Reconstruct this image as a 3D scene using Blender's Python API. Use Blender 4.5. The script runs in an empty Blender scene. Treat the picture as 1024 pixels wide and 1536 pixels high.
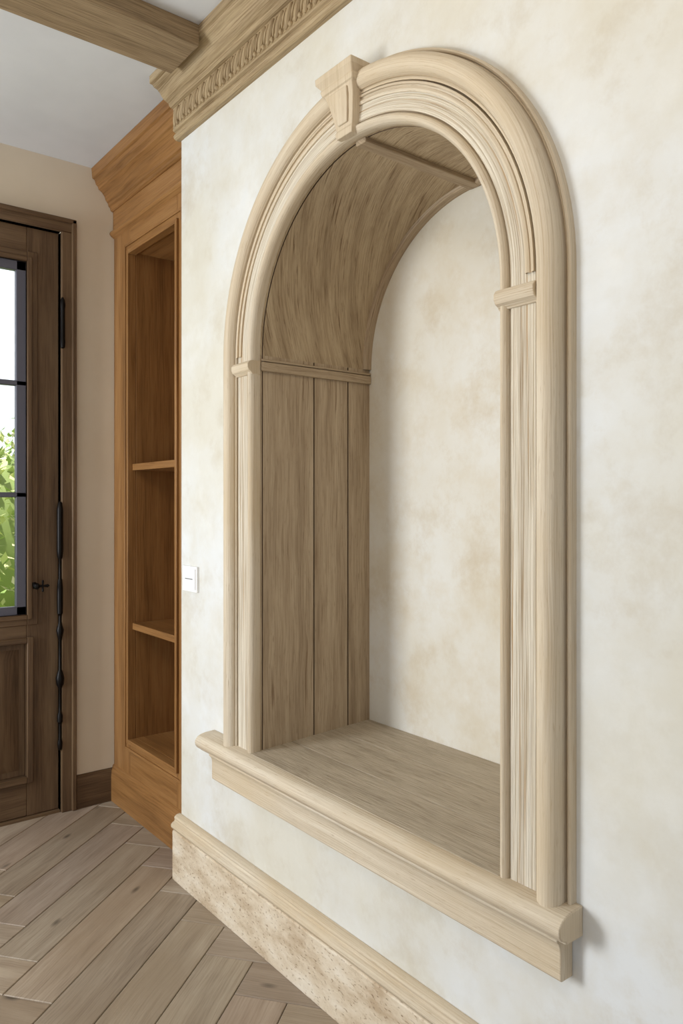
import bpy, bmesh, math, random
from mathutils import Vector, Matrix
random.seed(7)
S=bpy.context.scene
S.view_settings.view_transform='Standard'

def lin(c):
    return tuple(((v/255)/12.92 if v/255<=0.04045 else (((v/255)+0.055)/1.055)**2.4) for v in c)+(1.0,)

# ---------------------------------------------------------------- materials
def newmat(name):
    m=bpy.data.materials.new(name); m.use_nodes=True
    nt=m.node_tree; b=nt.nodes['Principled BSDF']
    return m,nt,b
def N(nt,t,**k):
    n=nt.nodes.new(t)
    for a,v in k.items(): setattr(n,a,v)
    return n
def ramp(nt,stops):
    r=nt.nodes.new('ShaderNodeValToRGB'); e=r.color_ramp.elements
    while len(e)<len(stops): e.new(0.5)
    for i,(p,c) in enumerate(stops):
        e[i].position=p; e[i].color=c
    return r
def mixc(nt,fac,a,b,mode='MIX'):
    m=nt.nodes.new('ShaderNodeMix'); m.data_type='RGBA'; m.blend_type=mode
    def put(i,v):
        if hasattr(v,'is_output'): nt.links.new(v,m.inputs[i])
        else: m.inputs[i].default_value=v
    put(0,fac); put(6,a); put(7,b)
    return m.outputs[2]

def wood(name,dark,mid,light,streak=60,along=1.6,rough=.6,bump=.25,rot=0,blotch=None,fine=.5,col=False,knots=True,fleck=None,warp=.02,knotp=(.03,.11),ft=(.58,.72),finest=4,pores=None):
    m,nt,b=newmat(name); L=nt.links.new
    uv=N(nt,'ShaderNodeUVMap')
    rotm=N(nt,'ShaderNodeMapping'); rotm.inputs['Rotation'].default_value=(0,0,rot); L(uv.outputs[0],rotm.inputs[0])
    # warp
    wn=N(nt,'ShaderNodeTexNoise'); wn.inputs['Scale'].default_value=3.0; wn.inputs['Detail'].default_value=2
    L(rotm.outputs[0],wn.inputs[0])
    sub=N(nt,'ShaderNodeVectorMath',operation='SUBTRACT'); L(wn.outputs['Color'],sub.inputs[0]); sub.inputs[1].default_value=(.5,.5,.5)
    mul=N(nt,'ShaderNodeVectorMath',operation='MULTIPLY'); L(sub.outputs[0],mul.inputs[0]); mul.inputs[1].default_value=(0,warp,0)
    add=N(nt,'ShaderNodeVectorMath',operation='ADD'); L(rotm.outputs[0],add.inputs[0]); L(mul.outputs[0],add.inputs[1])
    def streaks(a,s,d=6):
        mp=N(nt,'ShaderNodeMapping'); mp.inputs['Scale'].default_value=(a,s,1); L(add.outputs[0],mp.inputs[0])
        n=N(nt,'ShaderNodeTexNoise'); n.inputs['Scale'].default_value=1; n.inputs['Detail'].default_value=d; n.inputs['Roughness'].default_value=.6
        L(mp.outputs[0],n.inputs[0]); return n
    n1=streaks(along,streak*.35); n2=streaks(along*4,streak*finest,4)
    r1=ramp(nt,[(.28,lin(dark)),(.5,lin(mid)),(.72,lin(light))]); L(n1.outputs[0],r1.inputs[0])
    r2=ramp(nt,[(.36,lin(dark)),(.56,lin(light))]); L(n2.outputs[0],r2.inputs[0])
    c=mixc(nt,fine,r1.outputs[0],r2.outputs[0])
    if fleck:
        n3=streaks(along*2.2,streak*1.3,8)
        r3=ramp(nt,[(ft[0],(0,0,0,1)),(ft[1],(1,1,1,1))]); L(n3.outputs[0],r3.inputs[0])
        c=mixc(nt,r3.outputs[0],c,lin(fleck))
    if pores:
        n4=streaks(18,260,3)
        r4=ramp(nt,[(.60,(0,0,0,1)),(.72,(.8,.8,.8,1))]); L(n4.outputs[0],r4.inputs[0])
        c=mixc(nt,r4.outputs[0],c,lin(pores))
    if blotch:
        nb=N(nt,'ShaderNodeTexNoise'); nb.inputs['Scale'].default_value=2.2; nb.inputs['Detail'].default_value=5; L(rotm.outputs[0],nb.inputs[0])
        rb=ramp(nt,[(.42,(0,0,0,1)),(.7,(.6,.6,.6,1))]); L(nb.outputs[0],rb.inputs[0])
        c=mixc(nt,rb.outputs[0],c,lin(blotch))
    if knots:
        mp=N(nt,'ShaderNodeMapping'); mp.inputs['Scale'].default_value=(3,7.5,1); L(add.outputs[0],mp.inputs[0])
        v=N(nt,'ShaderNodeTexVoronoi'); v.inputs['Scale'].default_value=1; L(mp.outputs[0],v.inputs['Vector'])
        rk=ramp(nt,[(knotp[0],(.75,.75,.75,1)),(knotp[1],(0,0,0,1))]); L(v.outputs['Distance'],rk.inputs[0])
        kd=tuple(x*.55 for x in dark)
        c=mixc(nt,rk.outputs[0],c,lin(kd))
    if col:
        a=N(nt,'ShaderNodeVertexColor',layer_name='Col')
        c=mixc(nt,1.0,c,a.outputs[0],'MULTIPLY')
    L(c,b.inputs['Base Color']); b.inputs['Roughness'].default_value=rough
    b.inputs['Specular IOR Level'].default_value=.3
    bp=N(nt,'ShaderNodeBump'); bp.inputs['Strength'].default_value=bump; bp.inputs['Distance'].default_value=.004
    ad=N(nt,'ShaderNodeMath',operation='ADD'); L(n1.outputs[0],ad.inputs[0]); L(n2.outputs[0],ad.inputs[1])
    L(ad.outputs[0],bp.inputs['Height']); L(bp.outputs[0],b.inputs['Normal'])
    return m

def plaster(name,a,bc,cc,scale=1.3,rough=.75,bump=.10,fade=.5,spots=None,sf=.45):
    m,nt,b=newmat(name); L=nt.links.new
    tc=N(nt,'ShaderNodeTexCoord')
    n1=N(nt,'ShaderNodeTexNoise'); n1.inputs['Scale'].default_value=scale; n1.inputs['Detail'].default_value=5; n1.inputs['Roughness'].default_value=.55
    L(tc.outputs['Object'],n1.inputs[0])
    n2=N(nt,'ShaderNodeTexNoise'); n2.inputs['Scale'].default_value=scale*4.5; n2.inputs['Detail'].default_value=9; n2.inputs['Roughness'].default_value=.66
    L(tc.outputs['Object'],n2.inputs[0])
    r1=ramp(nt,[(.38,lin(a)),(.60,lin(bc))]); L(n1.outputs[0],r1.inputs[0])
    r2=ramp(nt,[(.45,(0,0,0,1)),(.72,(fade,fade,fade,1))]); L(n2.outputs[0],r2.inputs[0])
    c=mixc(nt,r2.outputs[0],r1.outputs[0],lin(cc))
    if spots:
        n3=N(nt,'ShaderNodeTexNoise'); n3.inputs['Scale'].default_value=scale*2.6; n3.inputs['Detail'].default_value=12; n3.inputs['Roughness'].default_value=.72
        mp=N(nt,'ShaderNodeMapping'); mp.inputs['Location'].default_value=(3,7,1); L(tc.outputs['Object'],mp.inputs[0]); L(mp.outputs[0],n3.inputs[0])
        r3=ramp(nt,[(.52,(0,0,0,1)),(.70,(sf,sf,sf,1))]); L(n3.outputs[0],r3.inputs[0])
        c=mixc(nt,r3.outputs[0],c,lin(spots))
        r5=ramp(nt,[(.30,(.30,.30,.30,1)),(.46,(0,0,0,1))]); L(n3.outputs[0],r5.inputs[0])
        c=mixc(nt,r5.outputs[0],c,lin((232,232,230)))
    L(c,b.inputs['Base Color']); b.inputs['Roughness'].default_value=rough
    b.inputs['Specular IOR Level'].default_value=.25
    bp=N(nt,'ShaderNodeBump'); bp.inputs['Strength'].default_value=bump; bp.inputs['Distance'].default_value=.01
    L(n2.outputs[0],bp.inputs['Height']); L(bp.outputs[0],b.inputs['Normal'])
    return m

def plain(name,c,rough=.5,metal=0,var=.0):
    m,nt,b=newmat(name)
    tc=N(nt,'ShaderNodeTexCoord'); n=N(nt,'ShaderNodeTexNoise'); n.inputs['Scale'].default_value=6; n.inputs['Detail'].default_value=4
    nt.links.new(tc.outputs['Object'],n.inputs[0])
    d=tuple(x*(1-var) for x in c)
    r=ramp(nt,[(.35,lin(d)),(.65,lin(c))]); nt.links.new(n.outputs[0],r.inputs[0])
    nt.links.new(r.outputs[0],b.inputs['Base Color'])
    b.inputs['Roughness'].default_value=rough; b.inputs['Metallic'].default_value=metal
    return m

M_wall=plaster('lime_plaster',(218,220,221),(210,206,194),(200,192,174),(1.3),spots=(184,171,147),fade=.5,sf=.48)
M_niche=plaster('niche_plaster',(222,220,213),(213,206,190),(203,188,160),scale=1.6,spots=(192,174,143),fade=.5,sf=.5)
M_far=plaster('cream_paint',(224,213,194),(220,207,186),(215,202,180),scale=.8,bump=.04)
M_ceil=plain('ceiling_paint',(208,209,210),.85,var=.02)
M_arch=wood('bleached_oak',(172,153,127),(202,187,164),(220,209,190),streak=80,along=.9,rough=.6,bump=.4,blotch=(198,176,142),fine=.36,knots=False,warp=.010,pores=(166,144,116))
M_field=wood('wirebrushed_oak',(142,118,86),(208,196,174),(230,223,209),streak=120,along=.7,rough=.7,bump=1.0,fine=.5,knots=False,fleck=(168,136,96),warp=.006,finest=2.2,ft=(.56,.66))
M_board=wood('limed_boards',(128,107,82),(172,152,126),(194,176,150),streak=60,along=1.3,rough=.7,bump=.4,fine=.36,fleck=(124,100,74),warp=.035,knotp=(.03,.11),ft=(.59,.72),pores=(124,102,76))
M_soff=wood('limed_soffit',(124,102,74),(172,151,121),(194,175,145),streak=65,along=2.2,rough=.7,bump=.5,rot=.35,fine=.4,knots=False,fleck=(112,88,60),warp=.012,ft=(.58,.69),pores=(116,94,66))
M_seat=wood('limed_seat',(144,130,110),(178,164,143),(198,186,166),streak=60,along=2.4,rough=.6,bump=.7,fine=.45,knots=False,fleck=(146,130,108),warp=.014,ft=(.58,.72),pores=(140,124,102))
M_cab=wood('honey_oak',(98,64,31),(139,97,54),(159,118,73),streak=40,along=1.1,rough=.42,bump=.12,fine=.3,knots=False)
M_corn=wood('cornice_oak',(112,90,62),(160,138,105),(184,164,131),streak=60,along=1.5,rough=.6,bump=.35,fine=.42,knots=False,fleck=(124,98,66),ft=(.6,.74))
M_beam=wood('beam_oak',(98,79,57),(138,117,89),(160,139,109),streak=60,along=1.5,rough=.65,bump=.4,fine=.45,knots=True,fleck=(96,76,52))
M_door=wood('walnut_door',(62,45,31),(95,73,52),(120,97,72),streak=40,along=1.3,rough=.45,bump=.12,fine=.25,knots=False)
M_floor=wood('oak_plank',(124,108,92),(158,142,124),(182,167,149),streak=45,along=1.6,rough=.42,bump=.2,fine=.3,col=True,blotch=(146,127,106),warp=.03)
M_gap=plain('floor_gap',(72,60,50),.9)
M_seam=plain('board_seam',(84,66,48),.9)
M_black=plain('wrought_iron',(22,19,18),.4,.7)
M_alu=plain('window_grey',(92,92,104),.4,.2)
M_white=plain('switch_white',(240,240,240),.35)
M_slot=plain('switch_gap',(110,110,108),.6)
def trav():
    m,nt,b=newmat('travertine'); L=nt.links.new
    tc=N(nt,'ShaderNodeTexCoord')
    mp=N(nt,'ShaderNodeMapping'); mp.inputs['Scale'].default_value=(1,1,2.5); L(tc.outputs['Object'],mp.inputs[0])
    n1=N(nt,'ShaderNodeTexNoise'); n1.inputs['Scale'].default_value=5; n1.inputs['Detail'].default_value=9; n1.inputs['Roughness'].default_value=.7; L(mp.outputs[0],n1.inputs[0])
    n2=N(nt,'ShaderNodeTexNoise'); n2.inputs['Scale'].default_value=60; n2.inputs['Detail'].default_value=4; L(mp.outputs[0],n2.inputs[0])
    r1=ramp(nt,[(.35,lin((180,158,130))),(.5,lin((208,192,168))),(.65,lin((222,211,193)))]); L(n1.outputs[0],r1.inputs[0])
    r2=ramp(nt,[(.3,lin((160,132,102))),(.42,(1,1,1,1))]); L(n2.outputs[0],r2.inputs[0])
    c=mixc(nt,.8,r1.outputs[0],r2.outputs[0],'MULTIPLY')
    L(c,b.inputs['Base Color']); b.inputs['Roughness'].default_value=.55
    bp=N(nt,'ShaderNodeBump'); bp.inputs['Strength'].default_value=.4; bp.inputs['Distance'].default_value=.004
    L(r2.outputs[0],bp.inputs['Height']); L(bp.outputs[0],b.inputs['Normal'])
    return m
M_trav=trav()
M_glass,nt,b=newmat('window_glass')
b.inputs['Base Color'].default_value=(1,1,1,1)
b.inputs['Transmission Weight'].default_value=1; b.inputs['Roughness'].default_value=0; b.inputs['IOR'].default_value=1.02
M_leaf,nt,b=newmat('foliage')
oi=N(nt,'ShaderNodeVertexColor',layer_name='Col'); nt.links.new(oi.outputs[0],b.inputs['Base Color']); b.inputs['Roughness'].default_value=.6
M_grass=plain('lawn_green',(150,170,96),.9,var=.3)

# ---------------------------------------------------------------- mesh builder
class MB:
    def __init__(s):
        s.bm=bmesh.new(); s.uv=s.bm.loops.layers.uv.new('UVMap'); s.col=s.bm.loops.layers.float_color.new('Col')
    def uvset(s,faces,axis,off=None,mat=0):
        if off is None: off=(random.random()*9,random.random()*9)
        o=[i for i in range(3) if i!=axis]
        for f in faces:
            f.material_index=mat
            for l in f.loops:
                c=l.vert.co
                l[s.uv].uv=(c[axis]+off[0],c[o[0]]+c[o[1]]+off[1]); l[s.col]=(1,1,1,1)
    def box(s,x0,x1,y0,y1,z0,z1,axis=2,mat=0):
        vs=[s.bm.verts.new((x,y,z)) for x in (x0,x1) for y in (y0,y1) for z in (z0,z1)]
        q=[(0,1,3,2),(4,6,7,5),(0,4,5,1),(2,3,7,6),(0,2,6,4),(1,5,7,3)]
        fs=[s.bm.faces.new([vs[i] for i in t]) for t in q]
        s.uvset(fs,axis,mat=mat); return fs
    def extr(s,prof,axis,a,b,mat=0):
        """prof: closed list of 2-D points in the two other axes, extruded from a to b"""
        o=[i for i in range(3) if i!=axis]
        def mk(t):
            r=[]
            for p in prof:
                c=[0,0,0]; c[axis]=t; c[o[0]]=p[0]; c[o[1]]=p[1]; r.append(s.bm.verts.new(c))
            return r
        A=mk(a); B=mk(b); n=len(prof); fs=[]
        off=(random.random()*9,random.random()*9); acc=0
        for i in range(n):
            j=(i+1)%n; f=s.bm.faces.new((A[i],A[j],B[j],B[i])); fs.append(f); f.material_index=mat
            d=math.dist(prof[i],prof[j])
            for l,(u,v) in zip(f.loops,((a,acc),(a,acc+d),(b,acc+d),(b,acc))):
                l[s.uv].uv=(u+off[0],v+off[1]); l[s.col]=(1,1,1,1)
            acc+=d
        c1=s.bm.faces.new(A[::-1]); c2=s.bm.faces.new(B)
        s.uvset([c1,c2],o[1],mat=mat)
        return fs
    def sweep(s,stations,prof,mats=None,offs=None):
        """stations: (point, outward dir, length); prof: (t,p): pos=point+t*out, y=-p"""
        off=(random.random()*9,random.random()*9)
        rows=[]
        for (P,O,u) in stations:
            rows.append([s.bm.verts.new((P[0]+O[0]*t,-p,P[1]+O[1]*t)) for t,p in prof])
        for k in range(len(rows)-1):
            acc=0
            for i in range(len(prof)-1):
                d=math.dist(prof[i],prof[i+1])
                f=s.bm.faces.new((rows[k][i],rows[k][i+1],rows[k+1][i+1],rows[k+1][i]))
                f.material_index=mats[i] if mats else 0
                u0,u1=stations[k][2],stations[k+1][2]
                ex=offs[i] if offs else 0
                for l,(u,v) in zip(f.loops,((u0,acc),(u0,acc+d),(u1,acc+d),(u1,acc))):
                    l[s.uv].uv=(u+off[0]+ex*3.7,v+off[1]+ex*1.3); l[s.col]=(1,1,1,1)
                acc+=d
    def lathe(s,prof,cx,cy,z0=0,seg=14,mat=0,axis=2):
        rows=[]
        for r,h in prof:
            row=[]
            for k in range(seg):
                a=2*math.pi*k/seg
                if axis==2: c=(cx+r*math.cos(a),cy+r*math.sin(a),z0+h)
                elif axis==0: c=(cx+h,cy+r*math.cos(a),z0+r*math.sin(a))
                else: c=(cx+r*math.cos(a),cy+h,z0+r*math.sin(a))
                row.append(s.bm.verts.new(c))
            rows.append(row)
        fs=[]
        for i in range(len(rows)-1):
            for k in range(seg):
                j=(k+1)%seg; fs.append(s.bm.faces.new((rows[i][k],rows[i][j],rows[i+1][j],rows[i+1][k])))
        fs.append(s.bm.faces.new(rows[0][::-1])); fs.append(s.bm.faces.new(rows[-1]))
        s.uvset(fs,axis,mat=mat)
    def ell(s,M,mat=0,axis=2,seg=10):
        r=bmesh.ops.create_uvsphere(s.bm,u_segments=seg,v_segments=seg-2,radius=1,matrix=M)
        fs={f for v in r['verts'] for f in v.link_faces}; s.uvset(fs,axis,mat=mat)
    def done(s,name,mats,bevel=0,parent=None,smooth=32,seg=2):
        bmesh.ops.recalc_face_normals(s.bm,faces=s.bm.faces)
        me=bpy.data.meshes.new(name); s.bm.to_mesh(me); s.bm.free()
        for m in mats: me.materials.append(m)
        me.polygons.foreach_set('use_smooth',[True]*len(me.polygons))
        me.set_sharp_from_angle(angle=math.radians(smooth))
        o=bpy.data.objects.new(name,me); S.collection.objects.link(o)
        if bevel:
            md=o.modifiers.new('bevel','BEVEL'); md.width=bevel; md.segments=seg; md.limit_method='ANGLE'; md.angle_limit=math.radians(40)
        if parent: o.parent=parent
        return o
def empty(name,loc=(0,0,0)):
    e=bpy.data.objects.new(name,None); S.collection.objects.link(e); e.empty_display_size=.1; return e

# ---------------------------------------------------------------- dimensions
H=1.49          # eye height
XC=-1.655; R=.530; ZS=1.991
XL=-2.769       # left end of niche wall
XR=1.6
CE=3.15
DEP=.484
FX=-3.72        # far wall plane
ZB=.61

def stations(z0,zsp=ZS,n=64,part='all',r=R):
    st=[]; u=0
    L=[]
    if part in('all','left'):
        for i in range(9): L.append(((XC-r,z0+(zsp-z0)*i/8),(-1,0)))
    if part in('all','arc'):
        for i in range(0 if part=='arc' else 1,n+1):
            a=math.pi-math.pi*i/n
            L.append(((XC+r*math.cos(a),zsp+r*math.sin(a)),(math.cos(a),math.sin(a))))
    if part=='all':
        for i in range(1,9): L.append(((XC+r,zsp+(z0-zsp)*i/8),(1,0)))
    if part=='right':
        for i in range(9): L.append(((XC+r,zsp+(z0-zsp)*i/8),(1,0)))
    prev=None
    for P,O in L:
        if prev: u+=math.dist(P,prev)
        st.append((P,O,u)); prev=P
    return st

# ---------------------------------------------------------------- niche wall
w=MB(); bm=w.bm
def quad(pts,mat=0):
    f=bm.faces.new([bm.verts.new(p) for p in pts]); f.material_index=mat; return f
ro=R+.012
def fr(x0,x1,z0,z1,y=0): quad([(x0,y,z0),(x1,y,z0),(x1,y,z1),(x0,y,z1)])
fr(XL,XC-ro,0,CE); fr(XC+ro,XR,0,CE); fr(XC-ro,XC+ro,0,ZB)
n=48
for i in range(n):
    a=math.pi-math.pi*i/n; b2=math.pi-math.pi*(i+1)/n
    p=(XC+ro*math.cos(a),ZS+ro*math.sin(a)); q=(XC+ro*math.cos(b2),ZS+ro*math.sin(b2))
    quad([(p[0],0,p[1]),(q[0],0,q[1]),(q[0],0,CE),(p[0],0,CE)])
    quad([(p[0],0,p[1]),(p[0],DEP,p[1]),(q[0],DEP,q[1]),(q[0],0,q[1])])
for x in (XC-ro,XC+ro): quad([(x,0,ZB),(x,DEP,ZB),(x,DEP,ZS),(x,0,ZS)])
quad([(XC-ro,0,ZB),(XC+ro,0,ZB),(XC+ro,DEP,ZB),(XC-ro,DEP,ZB)])
quad([(XC-ro,DEP,ZB),(XC+ro,DEP,ZB),(XC+ro,DEP,ZS+ro),(XC-ro,DEP,ZS+ro)],1)
Y2=.56
quad([(XL,0,0),(XL,Y2,0),(XL,Y2,CE),(XL,0,CE)]); quad([(XR,0,0),(XR,Y2,0),(XR,Y2,CE),(XR,0,CE)])
quad([(XL,Y2,0),(XR,Y2,0),(XR,Y2,CE),(XL,Y2,CE)]); quad([(XL,0,CE),(XR,0,CE),(XR,Y2,CE),(XL,Y2,CE)])
quad([(XL,0,0),(XR,0,0),(XR,Y2,0),(XL,Y2,0)])
bmesh.ops.remove_doubles(bm,verts=bm.verts,dist=1e-5)
wall=w.done('wall_back',[M_wall,M_niche])

# ---------------------------------------------------------------- niche surround
niche=empty('arched_niche_surround')
prof=[(.006,-.014),(.002,-.006),(-.001,.004),(-.003,.014),(-.002,.024),(.001,.032),(.007,.038),(.013,.040),(.019,.037),(.023,.030),(.023,.020),(.028,.020),(.028,.028),
      (.096,.028),(.096,.018),(.101,.018),(.101,.033),(.108,.033),(.108,.040)]
cx,cp,rr=.136,.032,.028
for k in range(0,13):
    a=math.radians(165-k*175/12); prof.append((cx+rr*math.cos(a)*1.0,cp+rr*math.sin(a)))
prof+= [(.1635,.012),(.169,.010),(.169,.018),(.173,.021),(.178,.018),(.179,-.004)]
mats=[0]*(len(prof)-1)
for i in range(len(prof)-1):
    if prof[i]==(.028,.028): mats[i]=1
m=MB(); m.sweep(stations(.630),prof,mats); m.done('architrave',[M_arch,M_field],parent=niche,smooth=38)
m=MB()
m.sweep(stations(0,part='arc'),[(.072,.027),(.072,.033),(.078,.036),(.083,.033),(.083,.030),(.090,.030),(.090,.036),(.096,.036),(.096,.027)])
m.done('arch_fillets',[M_arch],parent=niche,smooth=30)
for sx in (-1,1):
    m=MB()
    zc=1.95
    prof2=[(0.0,zc-.026),(-.032,zc-.026),(-.036,zc-.020),(-.046,zc-.014),(-.051,zc-.004),(-.051,zc+.008),(-.045,zc+.016),(-.036,zc+.020),(0.0,zc+.022)]
    a=XC+sx*(R-.003); bq=XC+sx*(R+.106)
    m.extr(prof2,0,min(a,bq),max(a,bq)); m.done('impost',[M_arch],bevel=.002,parent=niche)
# keystone
m=MB()
KC=-1.668
def ks(z,hw,p): return [(KC-hw,-p,z),(KC+hw,-p,z),(KC+hw,.0,z),(KC-hw,.0,z)]
lv=[(2.520,.034,.050),(2.538,.038,.052),(2.542,.035,.049),(2.58,.044,.054),(2.62,.054,.062),(2.645,.062,.072),(2.648,.068,.076),(2.660,.072,.080),(2.664,.068,.078),(2.670,.073,.082),(2.680,.081,.090),(2.697,.082,.091)]
rows=[[m.bm.verts.new(c) for c in ks(*l)] for l in lv]
fs=[]
for i in range(len(rows)-1):
    for k in range(4):
        j=(k+1)%4; fs.append(m.bm.faces.new((rows[i][k],rows[i][j],rows[i+1][j],rows[i+1][k])))
fs.append(m.bm.faces.new(rows[0][::-1])); fs.append(m.bm.faces.new(rows[-1]))
m.uvset(fs,2); 
pl=[(2.552,.020,.051),(2.60,.030,.058),(2.638,.040,.069)]
rows=[[m.bm.verts.new((KC+sx*hw,-(p+d),z)) for sx,d in((-1,-.006),(-1,.005),(1,.005),(1,-.006))] for z,hw,p in pl]
fs=[]
for i in range(2):
    for k in range(3): fs.append(m.bm.faces.new((rows[i][k],rows[i][k+1],rows[i+1][k+1],rows[i+1][k])))
fs.append(m.bm.faces.new(rows[0])); fs.append(m.bm.faces.new(rows[-1][::-1])); m.uvset(fs,2)
m.done('keystone',[M_arch],bevel=.002,parent=niche,smooth=25)
# jamb boards and soffit
pj=[(0,.012),(0,-.006),(.007,-.0085),(0,-.011),(0,-.2225),(.008,-.225),(0,-.2275),(0,-.3775),(.008,-.380),(0,-.3825),(0,-DEP)]
oo=[0,0,1,1,2,2,3,3,4,4]
mj=[0,1,1,0,1,1,0,1,1,0]
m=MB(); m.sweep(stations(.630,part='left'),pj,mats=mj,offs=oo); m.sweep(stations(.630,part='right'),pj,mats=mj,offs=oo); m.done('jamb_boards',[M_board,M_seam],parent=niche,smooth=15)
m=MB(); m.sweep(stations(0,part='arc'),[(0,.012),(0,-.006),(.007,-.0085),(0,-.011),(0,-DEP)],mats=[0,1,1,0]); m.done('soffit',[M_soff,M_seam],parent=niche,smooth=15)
m=MB()
m.sweep(stations(0,part='arc'),[(0.002,-(DEP-.034)),(-.011,-(DEP-.032)),(-.013,-(DEP-.016)),(-.011,-DEP)])
for x0,x1 in((XC-R-.002,XC-R+.012),(XC+R-.012,XC+R+.002)):
    m.box(x0,x1,.002,DEP-.001,1.937,1.968,axis=1); m.box(x0,x1-(0),.002,DEP-.001,1.970,1.978,axis=1)
m.box(XC-.022,XC+.022,.0,DEP-.001,ZS+R-.014,ZS+R+.002,axis=1)
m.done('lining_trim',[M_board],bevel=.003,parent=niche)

# sill
m=MB()
x0,x1=XC-R-.004,XC+R+.004
segs=[(-.04,.130),(.132,.31),(.312,DEP)]
def zt(y): return .676-(DEP-y)*.044
for a,b2 in segs:
    m.extr([(a,zt(a)),(a,.61),(b2,.61),(b2,zt(b2))],0,x0,x1,mat=1)
zn=zt(-.03)
nose=[(.0,zn-.0005),(-.040,zn-.002),(-.056,zn-.005),(-.070,zn-.011),(-.079,zn-.021),(-.082,zn-.031),(-.080,zn-.042),(-.073,zn-.051),(-.063,zn-.056),(-.059,zn-.057),(-.058,zn-.064),(.0,zn-.064)]
m.extr(nose,0,-2.50,-.93)
ap=[(0,zn-.064),(-.054,zn-.064),(-.054,zn-.072),(-.047,zn-.078),(-.043,zn-.088),(-.042,zn-.096),(-.042,.498),(-.038,.494),(0,.494)]
m.extr(ap,0,-2.445,-.955)
m.done('niche_sill',[M_arch,M_seat],bevel=.003,parent=niche)

# ---------------------------------------------------------------- baseboard of niche wall
m=MB()
bb=[(0,0),(-.034,0),(-.034,.190),(-.030,.195),(-.030,.199),(-.037,.204),(-.041,.212),(-.040,.220),(-.034,.226),(-.026,.230),(-.024,.236),(-.027,.241),(-.024,.248),(-.014,.254),(0,.255)]
m.extr([bb[0],bb[1],bb[2],bb[3],(0,.195)],0,XL-.012,XR,mat=0)
m.extr([(0,.195)]+bb[3:],0,XL-.012,XR,mat=1)
m.done('baseboard_back',[M_trav,M_arch],bevel=.002,smooth=28)

# ---------------------------------------------------------------- cornice
m=MB()
cp=[(0,2.932),(-.018,2.932),(-.026,2.937),(-.029,2.945),(-.026,2.953),(-.020,2.957),(-.020,2.961),(-.030,2.966),(-.032,2.970),
    (-.030,2.974),(-.030,3.054),(-.042,3.056),(-.048,3.061),(-.050,3.068),(-.058,3.072),(-.070,3.078),(-.080,3.088),(-.086,3.098),(-.098,3.108),(-.112,3.113),(-.118,3.120),(-.130,3.122),(-.130,CE),(0,CE)]
m.extr(cp,0,XL-.012,XR)
x=XL+.022
while x<1.5:
    Mx=Matrix.Translation((x,-.031,3.014))@Matrix.Rotation(math.radians(26),4,'Y')@Matrix.Diagonal((.0125,.014,.040,1))
    m.ell(Mx)
    Mx=Matrix.Translation((x+.025,-.031,3.020))@Matrix.Rotation(math.radians(26),4,'Y')@Matrix.Diagonal((.006,.009,.030,1))
    m.ell(Mx,seg=8)
    Mx=Matrix.Translation((x+.010,-.031,2.985))@Matrix.Diagonal((.009,.010,.009,1))
    m.ell(Mx,seg=8)
    x+=.052
m.done('trim_1',[M_corn],smooth=28)

# ---------------------------------------------------------------- ceiling, beam
m=MB(); m.box(FX-.2,XR,-4.2,.56,CE,CE+.12); m.done('ceiling',[M_ceil])
def beam(x0,x1):
    m=MB(); z=3.078
    m.extr([(x0,CE),(x0,z+.006),(x0+.006,z),(x1-.006,z),(x1,z+.006),(x1,CE)],1,-4.2,-.128)
    m.done('ceiling_beam',[M_beam],bevel=.002)
beam(-2.60,-2.375); beam(.4,.625)

# ---------------------------------------------------------------- bookcase
m=MB()
BX0,BX1=FX+.001,XL-.002
fy=.10; by=.50; ol,orr=-3.517,-3.015
zb,ztp=.35,2.695
m.box(BX0,ol,fy,fy+.03,.17,2.84,2); m.box(orr,BX1,fy,fy+.03,.17,2.84,2)
m.box(ol,orr,fy,fy+.03,ztp,2.84,0); m.box(ol,orr,fy,fy+.03,.17,zb,0)
def ringmould(x0,x1,z0,z1,wd,y0,y1):
    m.box(x0-wd,x0,y0,y1,z0-wd,z1+wd,2); m.box(x1,x1+wd,y0,y1,z0-wd,z1+wd,2)
    m.box(x0,x1,y0,y1,z1,z1+wd,0); m.box(x0,x1,y0,y1,z0-wd,z0,0)
ringmould(ol,orr,zb,ztp,.020,fy-.012,fy+.004)
ringmould(ol-.045,orr+.045,zb-.045,ztp+.045,.012,fy-.007,fy+.002)
m.box(ol-.02,ol,fy+.03,by,zb-.02,2.84,2); m.box(orr,orr+.02,fy+.03,by,zb-.02,2.84,2)
m.box(ol-.02,orr+.02,by,by+.02,.17,2.84,2)
m.box(ol,orr,fy+.03,by,zb-.03,zb,0); m.box(ol,orr,fy+.03,by,ztp+.01,ztp+.03,0)
for z in (1.665,.895): m.box(ol,orr,fy+.012,by,z-.016,z+.016,0)
m.extr([(fy+.03,0),(fy-.022,0),(fy-.022,.13),(fy-.018,.150),(fy-.010,.160),(fy-.008,.172),(fy,.178),(fy+.03,.178)],0,BX0,BX1)
m.extr([(fy+.03,2.82),(fy,2.82),(fy-.008,2.826),(fy-.018,2.832),(fy-.024,2.842),(fy-.022,2.852),(fy-.012,2.858),(fy-.006,2.866),(fy-.006,2.97),(fy+.03,2.97)],0,BX0,BX1)
m.extr([(fy+.03,2.955),(fy-.012,2.955),(fy-.020,2.962),(fy-.022,2.972),(fy-.030,2.980),(fy-.032,2.992),(fy-.044,3.006),(fy-.050,3.024),(fy-.062,3.040),(fy-.080,3.052),(fy-.084,3.064),(fy-.094,3.074),(fy-.100,3.094),(fy-.112,3.100),(fy-.116,CE-.001),(fy+.03,CE-.001)],0,BX0,BX1)
m.done('built_in_bookcase',[M_cab],bevel=.002,smooth=28)

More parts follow.
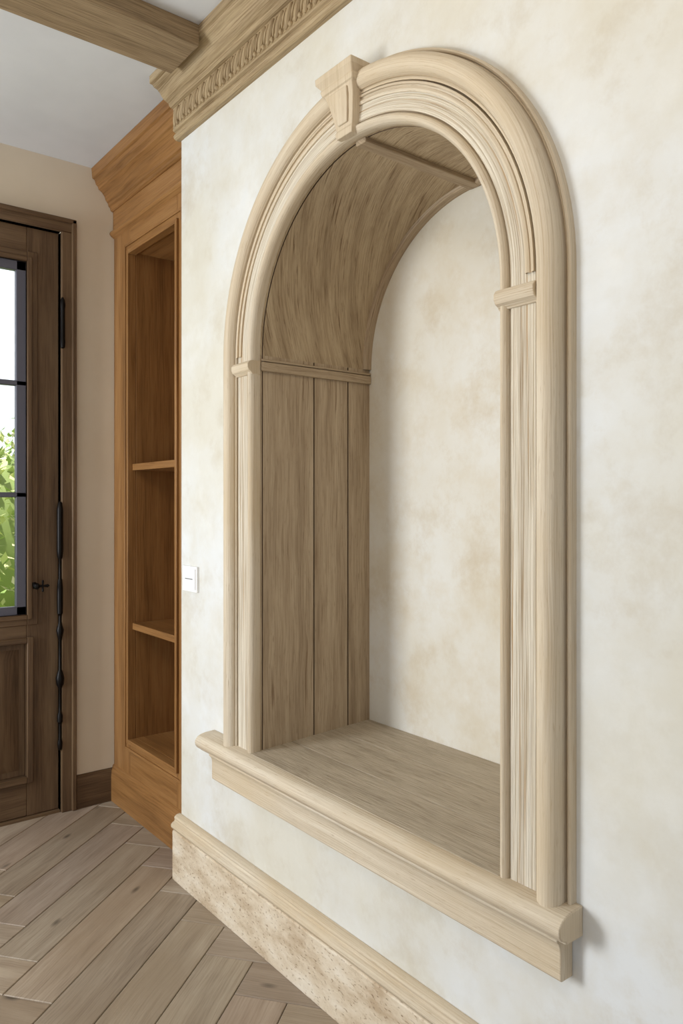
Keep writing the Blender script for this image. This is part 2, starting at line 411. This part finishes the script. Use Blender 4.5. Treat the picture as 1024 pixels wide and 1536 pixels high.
# ---------------------------------------------------------------- far wall with door opening
m=MB()
dy1,dy0=-.165,-1.13; dz=2.80
m.box(FX-.2,FX,dy1,.56,0,CE); m.box(FX-.2,FX,-4.2,dy0,0,CE); m.box(FX-.2,FX,dy0,dy1,dz,CE)
m.done('wall_left',[M_far])
m=MB()
def bbx(y0,y1): m.extr([(FX,0),(FX+.020,0),(FX+.020,.135),(FX+.014,.150),(FX+.006,.160),(FX,.162)],1,y0,y1)
bbx(-.095,.099); bbx(-4.2,-1.20)
m.done('baseboard_left',[M_door],bevel=.002)
door=empty('door_1')
m=MB()
def cas(y0,y1,z0,z1,ax):
    m.box(FX-.10,FX+.018,y0,y1,z0,z1,ax)
cas(-.165,-.100,0,2.80,2); cas(-1.195,-1.13,0,2.80,2); cas(-1.195,-.100,2.80,2.858,1)
m.box(FX-.02,FX+.030,-.118,-.097,0,2.862,2); m.box(FX-.02,FX+.030,-1.198,-1.177,0,2.862,2); m.box(FX-.02,FX+.030,-1.198,-.097,2.842,2.864,1)
m.box(FX-.2,FX+.002,-1.13,-.165,-.005,.012,1)
m.done('casing',[M_door],bevel=.004,parent=door)
m=MB()
a,b2=-1.125,-.170; X0,X1=FX-.065,FX-.015
gy0,gy1=-.965,-.318; gz0,gz1=.965,2.63
m.box(X0,X1,gy1,b2,.014,2.795,2); m.box(X0,X1,a,gy0,.014,2.795,2)
m.box(X0,X1,gy0,gy1,gz1,2.795,1); m.box(X0,X1,gy0,gy1,.83,gz0,1); m.box(X0,X1,gy0,gy1,.014,.20,1)
def dring(y0,y1,z0,z1,wd,xa,xb):
    m.box(xa,xb,y0-wd,y0,z0-wd,z1+wd,2); m.box(xa,xb,y1,y1+wd,z0-wd,z1+wd,2)
    m.box(xa,xb,y0,y1,z1,z1+wd,1); m.box(xa,xb,y0,y1,z0-wd,z0,1)
dring(gy0,gy1,gz0,gz1,.022,X1-.01,X1+.014); dring(gy0,gy1,gz0,gz1,.05,X1-.01,X1+.006)
dring(gy0+.0,gy1+.0,.20,.83,.028,X1-.01,X1+.012)
m.box(X0+.01,X1-.022,gy0,gy1,.2,.83,2)
def raised(y0,y1,z0,z1):
    pts=[[(X1-.022,y0,z0),(X1-.022,y1,z0),(X1-.022,y1,z1),(X1-.022,y0,z1)],[(X1-.006,y0+.04,z0+.04),(X1-.006,y1-.04,z0+.04),(X1-.006,y1-.04,z1-.04),(X1-.006,y0+.04,z1-.04)]]
    r=[[m.bm.verts.new(c) for c in p] for p in pts]; fs=[]
    for k in range(4):
        j=(k+1)%4; fs.append(m.bm.faces.new((r[0][k],r[0][j],r[1][j],r[1][k])))
    fs.append(m.bm.faces.new(r[1])); m.uvset(fs,2)
raised(gy0+.03,gy1-.03,.23,.80)
m.done('leaf',[M_door],bevel=.003,parent=door)
m=MB()
XA,XB=FX-.055,FX-.022
def fb(y0,y1,z0,z1): m.box(XA,XB,y0,y1,z0,z1)
fb(gy1-.045,gy1,gz0,gz1); fb(gy0,gy0+.045,gz0,gz1); fb(gy0,gy1,gz1-.045,gz1); fb(gy0,gy1,gz0,gz0+.04)
ym=(gy0+gy1)/2; fb(ym-.011,ym+.011,gz0,gz1)
for z in (2.055,1.53): fb(gy0,gy1,z-.012,z+.012)
m.done('sash_frame',[M_alu],bevel=.003,parent=door)
m=MB(); m.box(FX-.042,FX-.038,gy0+.03,gy1-.03,gz0+.03,gz1-.03); m.done('glass_pane',[M_glass],parent=door)
m=MB()
hx,hy=FX+.004,-.172
m.lathe([(.004,2.235),(.010,2.24),(.013,2.27),(.011,2.28),(.011,2.43),(.013,2.44),(.010,2.47),(.003,2.485)],hx+.010,hy+.012)
m.lathe([(.003,.30),(.010,.31),(.012,.34),(.006,.36),(.006,.43),(.013,.44),(.013,.47),(.006,.49),(.006,.60),(.017,.62),(.020,.65),(.012,.68),(.006,.69),(.006,.83),(.012,.85),(.018,.88),(.012,.90),(.006,.92),(.006,.95),(.013,.96),(.014,1.0),(.014,1.08),(.011,1.12),(.006,1.13),(.006,1.22),(.012,1.23),(.015,1.26),(.015,1.46),(.010,1.49),(.003,1.50)],hx+.008,hy)
m.done('espagnolette',[M_black],parent=door)
m=MB()
m.lathe([(.017,-.01),(.018,.002),(.012,.006),(.006,.010),(.006,.034),(.012,.038),(.015,.046),(.011,.056),(.003,.060)],FX-.012,-.285,1.10,axis=0)
m.lathe([(.004,-.0),(.006,.01),(.005,.03),(.008,.048),(.003,.055)],FX+.030,-.282,1.10,axis=1)
m.lathe([(.003,-.028),(.006,-.022),(.004,-.01),(.004,.01),(.006,.022),(.003,.028)],FX+.032,-.258,1.10,axis=2)
m.done('door_handle',[M_black],parent=door)

# ---------------------------------------------------------------- light switch
m=MB()
m.box(-2.742,-2.622,-.009,.001,1.148,1.246); m.box(-2.732,-2.632,-.013,-.008,1.157,1.237)
m.box(-2.712,-2.650,-.0138,-.0125,1.1955,1.199,mat=1)
m.done('light_switch',[M_white,M_slot],bevel=.0015)

# ---------------------------------------------------------------- herringbone floor
m=MB(); bm=m.bm
W=.17; nn=5; th=math.radians(52); A=Vector((-math.cos(th),math.sin(th))); B=Vector((-math.sin(th),-math.cos(th))); O=Vector((-2.55,-.62)); g=.0012
def plank(i,j,li,lj):
    p0=(i*W+g,j*W+g); p1=((i+li)*W-g,(j+lj)*W-g)
    c=O+A*((p0[0]+p1[0])/2)+B*((p0[1]+p1[1])/2)
    if c.x<FX-.6 or c.x>XR+.6 or c.y<-4.8 or c.y>1.1: return
    t=random.uniform(.84,1.06); cc=(t*random.uniform(.97,1.03),t,t*random.uniform(.95,1.04),1)
    ou,ov=random.random()*20,random.random()*20
    bv=.0022
    def ring(d,z): return [(p0[0]+d,p0[1]+d,z),(p1[0]-d,p0[1]+d,z),(p1[0]-d,p1[1]-d,z),(p0[0]+d,p1[1]-d,z)]
    rs=[ring(0,-.012),ring(0,-bv),ring(bv,0)]
    vr=[]
    for r in rs:
        row=[]
        for (u,v,z) in r:
            q=O+A*u+B*v; row.append((bm.verts.new((q.x,q.y,z)),u,v))
        vr.append(row)
    def face(l):
        f=bm.faces.new([t[0] for t in l])
        for lp,t in zip(f.loops,l):
            u,v=(t[1],t[2]) if li>lj else (t[2],t[1])
            lp[m.uv].uv=(u+ou,v+ov); lp[m.col]=cc
    for a_ in range(2):
        for k in range(4):
            j2=(k+1)%4; face([vr[a_][k],vr[a_][j2],vr[a_+1][j2],vr[a_+1][k]])
    face(vr[2])
for k in range(-60,61):
    for q in range(-8,9):
        plank(k+2*nn*q,k,nn,1); plank(k+nn+2*nn*q,k+1-nn,1,nn)
for co,no in (((FX,0,0),(-1,0,0)),((XR,0,0),(1,0,0)),((0,-4.2,0),(0,-1,0)),((0,.52,0),(0,1,0))):
    bmesh.ops.bisect_plane(bm,geom=bm.verts[:]+bm.edges[:]+bm.faces[:],plane_co=co,plane_no=no,clear_outer=True)
m.box(FX,XR,-4.2,.52,-.08,-.006,mat=1)
m.done('floor',[M_floor,M_gap],smooth=20)

# ---------------------------------------------------------------- outdoors
m=MB(); m.box(-26,FX-.2,-14,14,-.30,-.16); m.done('lawn',[M_grass])
def shrub(name,cx,cy,rx,ry,h,n):
    m=MB(); bm=m.bm
    m.ell(Matrix.Translation((cx,cy,h*.46-.14))@Matrix.Diagonal((rx*.8,ry*.85,h*.45,1)),seg=14)
    for f in bm.faces:
        for l in f.loops: l[m.col]=lin((150,166,96))
    for i in range(n):
        u=random.uniform(-1,1); a=random.uniform(0,2*math.pi); k=math.sqrt(1-u*u)
        rr=random.uniform(.82,1.05)*(1+.12*math.sin(5*a+3*u))
        c=Vector((cx+rx*rr*k*math.cos(a),cy+ry*rr*k*math.sin(a),h*.47-.1+h*.50*rr*u))
        if c.z<-.02: continue
        Rm=Matrix.Rotation(random.uniform(0,6.3),3,'Z')@Matrix.Rotation(random.uniform(-1.2,1.2),3,'X')
        s_=random.uniform(.04,.08)
        f=bm.faces.new([bm.verts.new(c+Rm@Vector(v)*s_) for v in((-.5,0,0),(0,-1,0.1),(.5,0,0),(0,1,0.1))])
        cc=lin(random.choice([(186,204,130),(214,220,150),(234,232,180),(160,186,106),(204,208,140)]))
        for l in f.loops: l[m.col]=cc
    m.done(name,[M_leaf])
shrub('garden_shrub',-9.0,.2,1.4,2.2,2.5,7000)
shrub('garden_shrub',-10.5,3.0,1.6,2.2,3.0,4000)
shrub('garden_shrub',-9.6,-3.2,1.5,2.2,2.3,3500)

# ---------------------------------------------------------------- lights
# overcast sky, brightest towards the garden side
wd=bpy.data.worlds.new('sky'); S.world=wd; wd.use_nodes=True
nt=wd.node_tree; bg=nt.nodes['Background']; bg.inputs[0].default_value=(.88,.94,1,1)
tc=nt.nodes.new('ShaderNodeTexCoord'); sp=nt.nodes.new('ShaderNodeSeparateXYZ'); nt.links.new(tc.outputs['Generated'],sp.inputs[0])
mr=nt.nodes.new('ShaderNodeMapRange'); nt.links.new(sp.outputs[0],mr.inputs[0])
mr.inputs[1].default_value=-.85; mr.inputs[2].default_value=-.3; mr.inputs[3].default_value=1.5; mr.inputs[4].default_value=.64
nt.links.new(mr.outputs[0],bg.inputs[1])
def area(name,loc,target,sx,sy,e,c):
    l=bpy.data.lights.new(name,'AREA'); l.shape='RECTANGLE'; l.size=sx; l.size_y=sy; l.energy=e; l.color=c
    o=bpy.data.objects.new(name,l); S.collection.objects.link(o); o.location=loc
    o.rotation_euler=(Vector(target)-Vector(loc)).to_track_quat('-Z','Y').to_euler()
area('daylight_window',(-3.25,-3.35,1.45),(-1.6,.3,1.3),.8,1.8,108,(.92,.965,1))
area('warm_upper_fill',(-.6,-1.7,3.05),(-1.3,.0,2.6),.7,.7,15,(1,.80,.55))  # unseen warm light added near the ceiling to tint the upper wall
sl=bpy.data.lights.new('sun','SUN'); sl.energy=5; sl.angle=.02; so=bpy.data.objects.new('sun',sl); S.collection.objects.link(so)
so.rotation_euler=Vector((-.15,.2,-.97)).to_track_quat('-Z','Y').to_euler()

# ---------------------------------------------------------------- camera
cd=bpy.data.cameras.new('camera'); cam=bpy.data.objects.new('camera',cd); S.collection.objects.link(cam)
cam.location=(0,-1.375,H); f=1140.0
al=math.atan2(900,f)
fw=Vector((-math.cos(al),math.sin(al),0))
cam.rotation_euler=fw.to_track_quat('-Z','Y').to_euler()
cd.sensor_width=36; cd.sensor_fit='AUTO'; cd.lens=f/1536*36; cd.shift_y=-13/1536; cd.clip_start=.02
S.camera=cam
